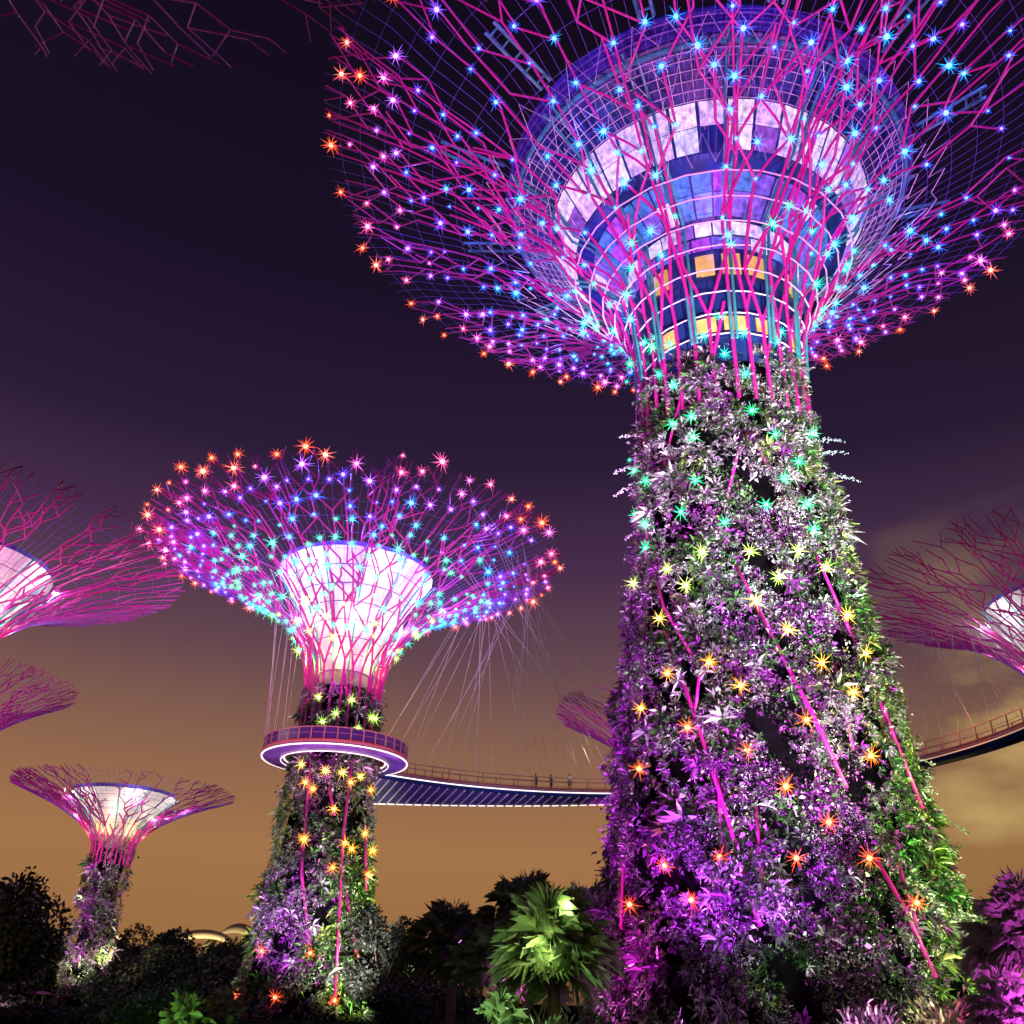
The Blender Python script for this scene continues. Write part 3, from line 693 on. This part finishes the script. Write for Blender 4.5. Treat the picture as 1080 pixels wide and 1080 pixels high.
# rounded belly of the ring with its thin lines of light
sweep(rinp, [(1.0, -.14), (.9, -.30), (.1, -.42), (-.8, -.46), (-1.0, -.14)], True).build('belly', M['belly'], sky, True)
for dx, dz in ((-.75, -.50),): mb = MB(); mb.tube([c + o * dx + Vector((0, 0, dz)) for c, o in rinp] + [rinp[0][0] + rinp[0][1] * dx + Vector((0, 0, dz))], .04, 5, cap=False); mb.build('light_strip', M['strip'], sky)
farp = MB()
for path, step, closed in ((arcp, 2, False), (rinp, 2, True)):
    for i in range(0, len(path), step):
        c, o = path[i]
        near = 1 if closed else -1
        for s_ in (-1, 1):
            m_ = MB() if s_ == near else farp
            m_.box(c + o * s_ + Vector((0, 0, .66)), (.09, .09, 1.14), Matrix.Rotation(math.atan2(o.y, o.x), 3, 'Z'))
            if s_ == near: m_.build('railing_post', M['rail'], sky)
farp.build('far_railing', M['rail'], sky)['kind'] = 'stuff'
for i in range(0, 72, 2):                                             # added violet panels standing for the trunk and soffit seen through the rail
    a0, a1 = 2 * PI * (i + .18) / 72, 2 * PI * (i + 1.82) / 72; mb = MB()
    vs = [ringp(a, RR + .98, SZ + z) for a in (a0, a1) for z in (.22, 1.2)]; vo = [ringp(a, RR + 1.01, SZ + z) for a in (a0, a1) for z in (.22, 1.2)]
    mb.add(vs + vo, [(0, 1, 3, 2), (4, 6, 7, 5), (0, 2, 6, 4), (1, 5, 7, 3), (0, 4, 5, 1), (2, 3, 7, 6)]); mb.build('added_infill', M['seethrough'], sky)
# hanging cables
r = random.Random(4)
def cable(a, b): mb = MB(); mb.tube([a, b], .022, 4); mb.build('suspension_cable', M['wire'], sky)
def from_tree(loc, fl, u, phi): return Vector((loc[0], loc[1], 0)) + fl.at(u, phi)
for k in range(34):
    i = 3 + k; c, o = arcp[min(i, NA)]
    ph = math.radians(40 - 88 * (k / 33)) ; u = .62 + .30 * r.random()
    cable(c + o * (1 if k % 2 else -1) + Vector((0, 0, 1.3)), from_tree(MID, mf, u, ph))
for k in range(8):
    a = math.radians(150 + 12 * k); cable(ringp(a, RR + 1, SZ + 1.3), from_tree(MID, mf, .36 + .03 * (k % 3), a))
rf = Flare(3.8, 20.8, 25.5, 41.3, 2.6)
for k in range(26):
    i = 60 + k; c, o = arcp[min(i, NA)]; ph = math.radians(140 + 70 * (k / 25))
    cable(c + o * (1 if k % 2 else -1) + Vector((0, 0, 1.3)), from_tree((57.0, 85), rf, .55 + .3 * r.random(), ph))
point('walkway_light', (-9, 88, 18.0), (.45, .2, 1), 420); point('walkway_light', (0, 92, 18), (.45, .25, 1), 800); point('walkway_light', (-22, 80, 18.0), (.8, .5, 1), 110)

point('walkway_lamp', (36.5, 74, 25), (1, .34, .2), 900, .1); point('walkway_lamp', (8.5, 95.5, 24.2), (1, .8, .65), 130, .1)
# people on the walkway
def person(at, face, shirt, trousers, label, lean=0):
    o = empty('person', at, label, 'person', 'people on the walkway'); o.rotation_euler = (0, 0, face)
    J = {'pel': (0, 0, .95), 'wa': (0, .0, 1.1), 'ch': (0, .02, 1.33), 'nk': (0, .01, 1.48), 'hd': (0, .03, 1.60), 'top': (0, .02, 1.70),
         'lh': (-.1, 0, .9), 'lk': (-.11, .03, .5), 'la': (-.11, -.02, .08), 'lt': (-.12, .13, .04), 'rh': (.1, 0, .9), 'rk': (.12, .05, .5), 'ra': (.12, 0, .08), 'rt': (.13, .15, .04),
         'ls': (-.19, 0, 1.41), 'le': (-.24, .02, 1.13), 'lw': (-.20, .22, 1.08), 'lf': (-.17, .31, 1.10), 'rs': (.19, 0, 1.41), 're': (.25, .02, 1.13), 'rw': (.21, .22, 1.1), 'rf': (.18, .31, 1.12)}
    E = [('pel', 'wa'), ('wa', 'ch'), ('ch', 'nk'), ('nk', 'hd'), ('hd', 'top'), ('pel', 'lh'), ('lh', 'lk'), ('lk', 'la'), ('la', 'lt'), ('pel', 'rh'), ('rh', 'rk'), ('rk', 'ra'), ('ra', 'rt'), ('ch', 'ls'), ('ls', 'le'), ('le', 'lw'), ('lw', 'lf'), ('ch', 'rs'), ('rs', 're'), ('re', 'rw'), ('rw', 'rf')]
    RD = dict(pel=.13, wa=.12, ch=.14, nk=.055, hd=.095, top=.07, lh=.09, lk=.06, la=.042, lt=.035, rh=.09, rk=.06, ra=.042, rt=.035, ls=.06, le=.045, lw=.033, lf=.025, rs=.06, re=.045, rw=.033, rf=.025)
    ks = list(J); me = bpy.data.meshes.new('body'); me.from_pydata([J[k] for k in ks], [(ks.index(a), ks.index(b)) for a, b in E], [])
    b = bpy.data.objects.new('body', me); COL.objects.link(b); b.parent = o
    sk = b.modifiers.new('skin', 'SKIN'); b.modifiers.new('sub', 'SUBSURF').levels = 1
    b.modifiers['sub'].render_levels = 1
    for i, k in enumerate(ks): me.skin_vertices[0].data[i].radius = (RD[k], RD[k] * .85)
    me.skin_vertices[0].data[0].use_root = True; me.materials.append(M['skin'])
    mb = MB(); mb.lathe([(.93, .16), (1.05, .15), (1.2, .165), (1.36, .18), (1.44, .13), (1.49, .07)], 12)
    for s_ in (-1, 1): mb.tube([(s_ * .15, 0, 1.41), (s_ * .21, .01, 1.28), (s_ * .245, .02, 1.14)], [.08, .072, .065], 8)
    mb.build('shirt', shirt, o, True)
    mb = MB()
    for s_ in (-1, 1): mb.tube([(s_ * .07, 0, .98), (s_ * .105, .01, .86), (s_ * .115, .03, .5)], [.115, .11, .085], 8)
    mb.build('trousers', trousers, o, True)
    mb = MB(); mb.lathe([(1.58, .098), (1.66, .106), (1.72, .085), (1.75, .04), (1.755, .001)], 12); mb.build('hair', M['hair'], o, True, loc=(0, -.012, 0))
    return o
def on_arc(px):
    best = min(range(NA * 4), key=lambda i: abs((project(arc(A0 + (A1 - A0) * i / NA / 4, AR, SZ)) or (9e9,))[0] - px)); a = A0 + (A1 - A0) * best / NA / 4
    return a
for px, off, sh, tr, lb in ((600, -.5, M['shirt'], M['shorts'], 'person in a pale shirt and dark trousers leaning on the walkway rail'), (565, .1, M['blackshirt'], M['shorts'], 'person in dark clothes on the walkway, farthest left of the three people'), (582, .2, M['blackshirt'], M['shorts'], 'person in dark clothes standing between the two others on the walkway')):
    a = on_arc(px); c = arc(a, AR + off, SZ + .1); person(c, a + PI / 2 + (0 if off < 0 else .8), sh, tr, lb)

# ---------------------------------------------------------------- background trees
def tree(loc, h, rx, rz, label, seed, n=5000, leaf=.34, col=(.05, .075, .03), lobes=9, group=None, flat=1.0, name='broadleaf_tree'):
    rg = np.random.default_rng(seed); o = empty(name, (*loc, 0), label, 'tree', group)
    mb = MB(); zc = h - rz
    mb.tube([(0, 0, 0), (.1, .05, zc * .5), (-.05, 0, zc)], [rx * .075, rx * .055, rx * .04], 8)
    cs = []
    for k in range(lobes):
        a = rg.uniform(0, 2 * PI); q = rg.uniform(.15, .72); zz = rg.uniform(-.65, .75)
        c = np.array([rx * q * math.cos(a), rx * q * math.sin(a), zc + rz * zz * flat]); cs.append((c, rg.uniform(.30, .52)))
        mb.tube([(0, 0, zc * .55), tuple(c * .55 + np.array([0, 0, zc * .35])), tuple(c)], [rx * .03, rx * .02, rx * .008], 5)
    mb.build('trunk', M['bark'], o, True)
    lv = Leaves(); per = n // lobes
    for c, s in cs:
        d = unit(rg.normal(size=(per, 3))); rad = rg.uniform(.35, 1.08, per) ** .6
        pos = c + d * rad[:, None] * np.array([rx * s, rx * s, rz * s * 1.05])
        pos += (vnoise(pos * (2.2 / rx), seed)[:, None]) * d * rx * .10
        dd = unit(d + rg.normal(size=(per, 3)) * .8 + np.array([0, 0, -.2])); side = unit(np.cross(dd, rg.normal(size=(per, 3))))
        cl = np.array(col) * rg.uniform(.5, 1.6, (per, 1))
        lv.kites(pos, dd, side, leaf * rg.uniform(.6, 1.4, per), leaf * .3, cl)
    lv.build('crown', M['darkleaf'], o)
    return o
def gp(px, py, dep):                # ground position under a pixel column at a given distance
    d = px_ray(px, py); t = dep / d.y; return (d.x * t, dep)
def top_h(py, dep, px=540):         # height of a pixel row at a distance
    d = px_ray(px, py); return EYE + d.z / d.y * dep
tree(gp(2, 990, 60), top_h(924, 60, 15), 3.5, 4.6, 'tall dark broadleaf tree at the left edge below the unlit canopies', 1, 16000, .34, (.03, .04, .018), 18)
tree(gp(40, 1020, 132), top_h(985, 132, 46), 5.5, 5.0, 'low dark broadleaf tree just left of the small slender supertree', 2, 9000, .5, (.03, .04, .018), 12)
hedge = [(118, 994, 150, 5, 0), (140, 990, 140, 5, 1), (158, 984, 145, 4.2, 2), (188, 981, 142, 4.6, 3), (212, 1000, 150, 5, 4), (238, 999, 140, 4.4, 5), (256, 990, 146, 4.2, 6), (172, 998, 120, 5, 7), (228, 1012, 118, 5, 8), (134, 1006, 128, 5, 9)]
hl = ['dark tree beside the small supertree, first in the far row left of the pale roofs', 'dark rounded tree second from the small supertree in the far row', 'dark tree with knobbly top left of the flat topped one', 'dark flat topped tree against the sky just left of the pale shell roofs', 'dark low tree in front of the long pale shell roof', 'dark tree in front of the right end of the pale shell roofs', 'dark tree touching the planted trunk of the walkway tree', 'dark bushy tree below the flat topped one', 'dark bushy tree below the shell roofs', 'dark bushy tree low beside the small supertree trunk']
for (px, py, dp, rx, k) in hedge:
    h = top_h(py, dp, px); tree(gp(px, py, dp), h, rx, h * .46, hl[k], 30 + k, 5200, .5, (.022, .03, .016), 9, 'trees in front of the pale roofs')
for (px, py, dp, rx, k, lb) in ((408, 968, 75, 2.6, 1, 'dark rounded tree just right of the walkway tree trunk'), (428, 990, 90, 3.0, 2, 'low dark tree between the walkway tree and the dark palms'), (470, 1030, 70, 4.4, 3, 'dark bushy tree under the dark fan palms')):
    h = top_h(py, dp, px); tree(gp(px, py, dp), h, rx, h * .45, lb, 60 + k, 7000, .32, (.022, .03, .016), 12)

for (px, py, rx, k, lb) in ((128, 1052, 2.6, 1, 'low black bush in shadow right of the slender supertree foot'), (162, 1046, 2.8, 2, 'low black bush in shadow behind the small feathery palm'), (205, 1040, 2.7, 3, 'low black bush in shadow at the left foot of the walkway tree'), (425, 1045, 2.4, 4, 'low black bush in shadow at the right foot of the walkway tree'), (455, 1052, 2.2, 5, 'low black bush in shadow under the leftmost dark fan palm'), (30, 1062, 2.6, 6, 'low black bush in shadow under the tall tree at the left edge')):
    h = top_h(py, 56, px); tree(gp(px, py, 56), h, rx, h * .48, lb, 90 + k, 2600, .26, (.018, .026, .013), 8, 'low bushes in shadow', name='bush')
def palm(loc, h, rad, label, seed, nf=24, col=(.10, .16, .06), trunk=True, fan=18, group=None):
    rg = random.Random(seed); o = empty('fan_palm', (*loc, 0), label, 'palm tree', group)
    mb = MB(); mb.tube([(0, 0, 0), (.05, 0, h * .5), (0, 0, h)], [rad * .10, rad * .085, rad * .075], 10); mb.build('trunk', M['bark'], o, True)
    for k in range(nf):
        a = k * 2.39996 + rg.uniform(-.2, .2); el = math.radians(84 - 124 * (k + .5) / nf + rg.uniform(-12, 12)); d = Vector((math.cos(a) * math.cos(el), math.sin(a) * math.cos(el), math.sin(el)))
        pl = rad * rg.uniform(.36, .66); hub = Vector((0, 0, h)) + d * pl; bl = rad * rg.uniform(.42, .56)
        mb = MB(); mb.tube([(0, 0, h), hub], [rad * .016, rad * .009], 4)
        side = d.cross(Vector((0, 0, 1))); side = side.normalized() if side.length > .1 else Vector((1, 0, 0)); up = side.cross(d)
        for j in range(fan):
            t = (j / (fan - 1) - .5) * math.radians(270) + rg.uniform(-.04, .04); v = (d * math.cos(t) + side * math.sin(t)).normalized()
            tip = hub + v * bl * (1 - .12 * abs(t)) + Vector((0, 0, -1)) * bl * .30 * rg.uniform(.3, 1.5) + up * bl * rg.uniform(-.1, .25)
            n_ = v.cross(up).normalized(); w_ = bl * .0105; m_ = hub + v * bl * .5 + up * bl * .10
            mb.add([hub, m_ + n_ * w_, tip, m_ - n_ * w_], [(0, 1, 2), (0, 2, 3)])
        mb.build('frond', PALM[col], o)
    return o
PALM = {'green': mat('palm_leaf_green', (.17, .27, .09), .4, noise=(3, .7, 1.2)), 'dark': mat('palm_leaf_dark', (.05, .075, .045), .45, noise=(3, .7, 1.2)), 'grey': mat('palm_leaf_silver', (.32, .34, .32), .45, noise=(3, .7, 1.2))}
def palm_at(px, py, dep, rpx, label, seed, **k):
    d = px_ray(px, py); t = dep / d.y; hz = EYE + d.z * t; x = d.x * t; rad = rpx * math.hypot(dep, hz - EYE) / math.hypot(F, 540 - py)
    return palm((x, dep), hz, rad, label, seed, **k)
palm_at(583, 1005, 30, 76, 'brightly lit green fan palm beside the great trunk', 1, nf=54, col='green', fan=26)
palm_at(478, 998, 44, 56, 'dark fan palm, leftmost of the palms between the two big trunks', 2, nf=46, col='dark', fan=22)
palm_at(556, 968, 40, 55, 'dark fan palm rising behind the lit green palm', 3, nf=46, col='dark', fan=22)
palm_at(520, 1020, 36, 50, 'dim green fan palm between the dark palm and the lit one', 4, nf=42, col='dark', fan=22)
palm_at(528, 1082, 27, 40, 'low bright green fan palm at the bottom left of the lit palm', 5, nf=20, col='green', fan=22)
palm_at(620, 975, 42, 48, 'silver leaved fan palm partly behind the left side of the great trunk', 6, nf=44, col='grey', fan=22)
palm_at(1086, 988, 27, 72, 'silver fan palm under magenta light at the right edge', 7, nf=70, col='grey', fan=24)
palm_at(1062, 1062, 24, 44, 'low silver fan palm under magenta light in the bottom right corner', 8, nf=44, col='grey', fan=22)
palm_at(195, 1078, 50, 34, 'low fan palm with feathery green leaves left of the walkway tree', 9, nf=22, col='green', fan=26)
palm_at(232, 1066, 54, 26, 'small fan palm touching the foot of the walkway tree', 10, nf=20, col='green', fan=26)
point('palm_light', (1.2, 28.3, 3.0), (.95, 1, .50), 75, .25); point('palm_light', (1.9, 29.0, 4.2), (.95, 1, .55), 22, .1)
spot('palm_floodlight', (-1, 24, .2), (1.4, 30, 3), (.8, 1, .7), 650, 60); spot('palm_floodlight', (3, 36, .3), (2.5, 42, 6), (.8, .5, 1), 300, 70)
spot('palm_floodlight', (12, 21, .3), (14, 27, 3.5), (1, .08, .85), 3640, 60); spot('palm_floodlight', (-1.5, 22, .2), (-.3, 27, 1), (.4, 1, .35), 260, 60)
spot('palm_floodlight', (-15, 44, .2), (-16, 51, .8), (.5, 1, .3), 900, 60); spot('tree_floodlight', (-30, 50, .3), (-30, 62, 5), (1, .75, .3), 700, 40)
spot('tree_floodlight', (-44, 112, 5), (-42, 140, 7), (1, .8, .45), 2200, 70)

# low shrubs at the foot of the great tree
def shrub(px, py, dep, w, h, label, seed, col, n=700, name='shrub'):
    rg = np.random.default_rng(seed); x, y = gp(px, py, dep); o = empty(name, (x, y, 0), label, 'shrub', 'shrubs at the foot of the great trunk')
    mb = MB()
    for k in range(6):
        a = k * 1.05; mb.tube([(0, 0, 0), (w * .2 * math.cos(a), w * .2 * math.sin(a), h * .5), (w * .42 * math.cos(a), w * .42 * math.sin(a), h * .85)], [.03, .022, .01], 5)
    mb.build('stem', M['bark'], o)
    lv = Leaves(); d = unit(rg.normal(size=(n, 3))); pos = np.array([0, 0, h * .5]) + d * np.array([w * .5, w * .5, h * .46]) * ((rg.uniform(.2, 1, n) ** .5) * (.85 + .55 * vnoise(d * 2.6, seed)))[:, None]
    dd = unit(d + rg.normal(size=(n, 3)) * .5 + np.array([0, 0, .5])); side = unit(np.cross(dd, rg.normal(size=(n, 3))))
    lv.kites(pos, dd, side, .26 * rg.lognormal(-.1, .45, n), .035, np.array(col) * rg.lognormal(-.3, .6, (n, 1)), droop=.15, fold=.4); lv.build('foliage', M['leaf'], o)
shrub(915, 1062, 29, 2.2, 1.7, 'bushy shrub with magenta light put into its purple leaves at the foot of the great trunk', 1, (.46, .12, .44), 1500)  # magenta light painted into the leaf colour
shrub(578, 1074, 27, 1.8, 1.3, 'low dark green shrub hiding the foot of the lit fan palm', 7, (.12, .2, .07), 900)
shrub(705, 1076, 29, 2.2, 1.2, 'dark green shrub at the left foot of the great trunk', 2, (.16, .24, .10))
shrub(985, 1056, 30, 2.6, 2.4, 'yellow green shrub at the right foot of the great trunk', 4, (.28, .34, .12))
shrub(1040, 1070, 31, 2.2, 2.2, 'dark shrub with pale flowers between the great trunk and the right palm', 5, (.3, .3, .28))

# ---------------------------------------------------------------- far buildings
cx, cyy = gp(226, 990, 260); con = empty('conservatory', (cx, cyy, 0), 'pale curved shell roofs of a conservatory behind the far dark trees', 'building')
def crescent(name, x0, w_, zb, h, d0, d1, tilt, thick=.6):
    mb = MB(); n = 24; vs = []
    for th in (0, thick):
        for i in range(n + 1):
            t = PI * i / n; q = math.sin(t)
            vs.append((x0 - w_ / 2 * math.cos(t), d0, zb + h * q - th)); vs.append((x0 - w_ / 2 * math.cos(t) * .96 + tilt * q, d1, zb + h * q * .62 - th))
    m = 2 * (n + 1); fs = []
    for i in range(n):
        a = 2 * i; fs += [(a, a + 1, a + 3, a + 2), (m + a, m + a + 2, m + a + 3, m + a + 1), (a, a + 2, m + a + 2, m + a), (a + 1, m + a + 1, m + a + 3, a + 3)]
    mb.add(vs, fs); return mb.build(name, M['shell'], con, True)
zb = top_h(994, 260, 226); k_ = 260 / 1050
crescent('shell_roof', -16 * k_, 84 * k_, zb - 3, 25 * k_, 4, -12, 5); crescent('shell_roof', 8 * k_, 50 * k_, zb - 1, 27 * k_, 16, 4, 2); crescent('shell_roof', 40 * k_, 44 * k_, zb - 2, 30 * k_, 24, 12, 0)
mb = MB(); mb.lathe([(0, 9), (zb - 4, 9.5), (zb - 3, 8), (zb - 2.6, .1)], 24); mb.build('glazed_wall', M['glass'], con)
spot('conservatory_light', (cx - 3, 216, 14), (cx, 262, 18), (1, .85, .5), 90000, 60)
px_, py_ = gp(1036, 985, 150); pv = empty('pavilion', (px_, py_, 0), 'pale yellow pavilion wall seen between the great trunk and the right palm', 'building')
zt = top_h(967, 150, 1036); mb = MB(); mb.box((1, 3, zt / 2), (7, 5, zt)); mb.build('wall', M['pavwall'], pv)
mb = MB(); mb.box((1, 3, zt + .15), (7.6, 5.6, .3)); mb.build('roof', M['letter'], pv)
fc = bpy.data.curves.new('sign', 'FONT'); fc.body = 'ICT'; fc.size = 1.5; fc.extrude = .04; fo = bpy.data.objects.new('sign', fc); COL.objects.link(fo)
bpy.context.view_layer.update(); me = bpy.data.meshes.new_from_object(fo.evaluated_get(bpy.context.evaluated_depsgraph_get())); bpy.data.objects.remove(fo)
me.materials.clear(); me.materials.append(M['letter']); so = bpy.data.objects.new('sign_lettering', me); COL.objects.link(so); so.parent = pv; so.location = (-1.6, .42, zt - 2.6); so.rotation_euler = (PI / 2, 0, 0)
spot('pavilion_light', (px_ - 2, 136, .4), (px_, 150, zt * .6), (1, .85, .45), 9000, 70)
ax, ay = gp(28, 1047, 62); sh = empty('shelter', (ax, ay, 0), 'small shelter with a thin pink roof on slim posts in the bottom left corner', 'shelter')
zt = top_h(1047, 62, 28); mb = MB(); mb.lathe([(zt - .06, 1.35), (zt, 1.4), (zt + .10, .9), (zt + .18, .05)], 24); mb.build('roof', M['awning'], sh, True)
for x, y in ((-.8, -.6), (.8, -.6), (.75, .6), (-.75, .6)):
    mb = MB(); mb.tube([(x, y, 0), (x, y, zt - .04)], .05, 6); mb.build('post', M['whitesteel'], sh)
spot('shelter_light', (ax + 1, 57, .3), (ax, 62, 2), (1, .5, .8), 250, 70)
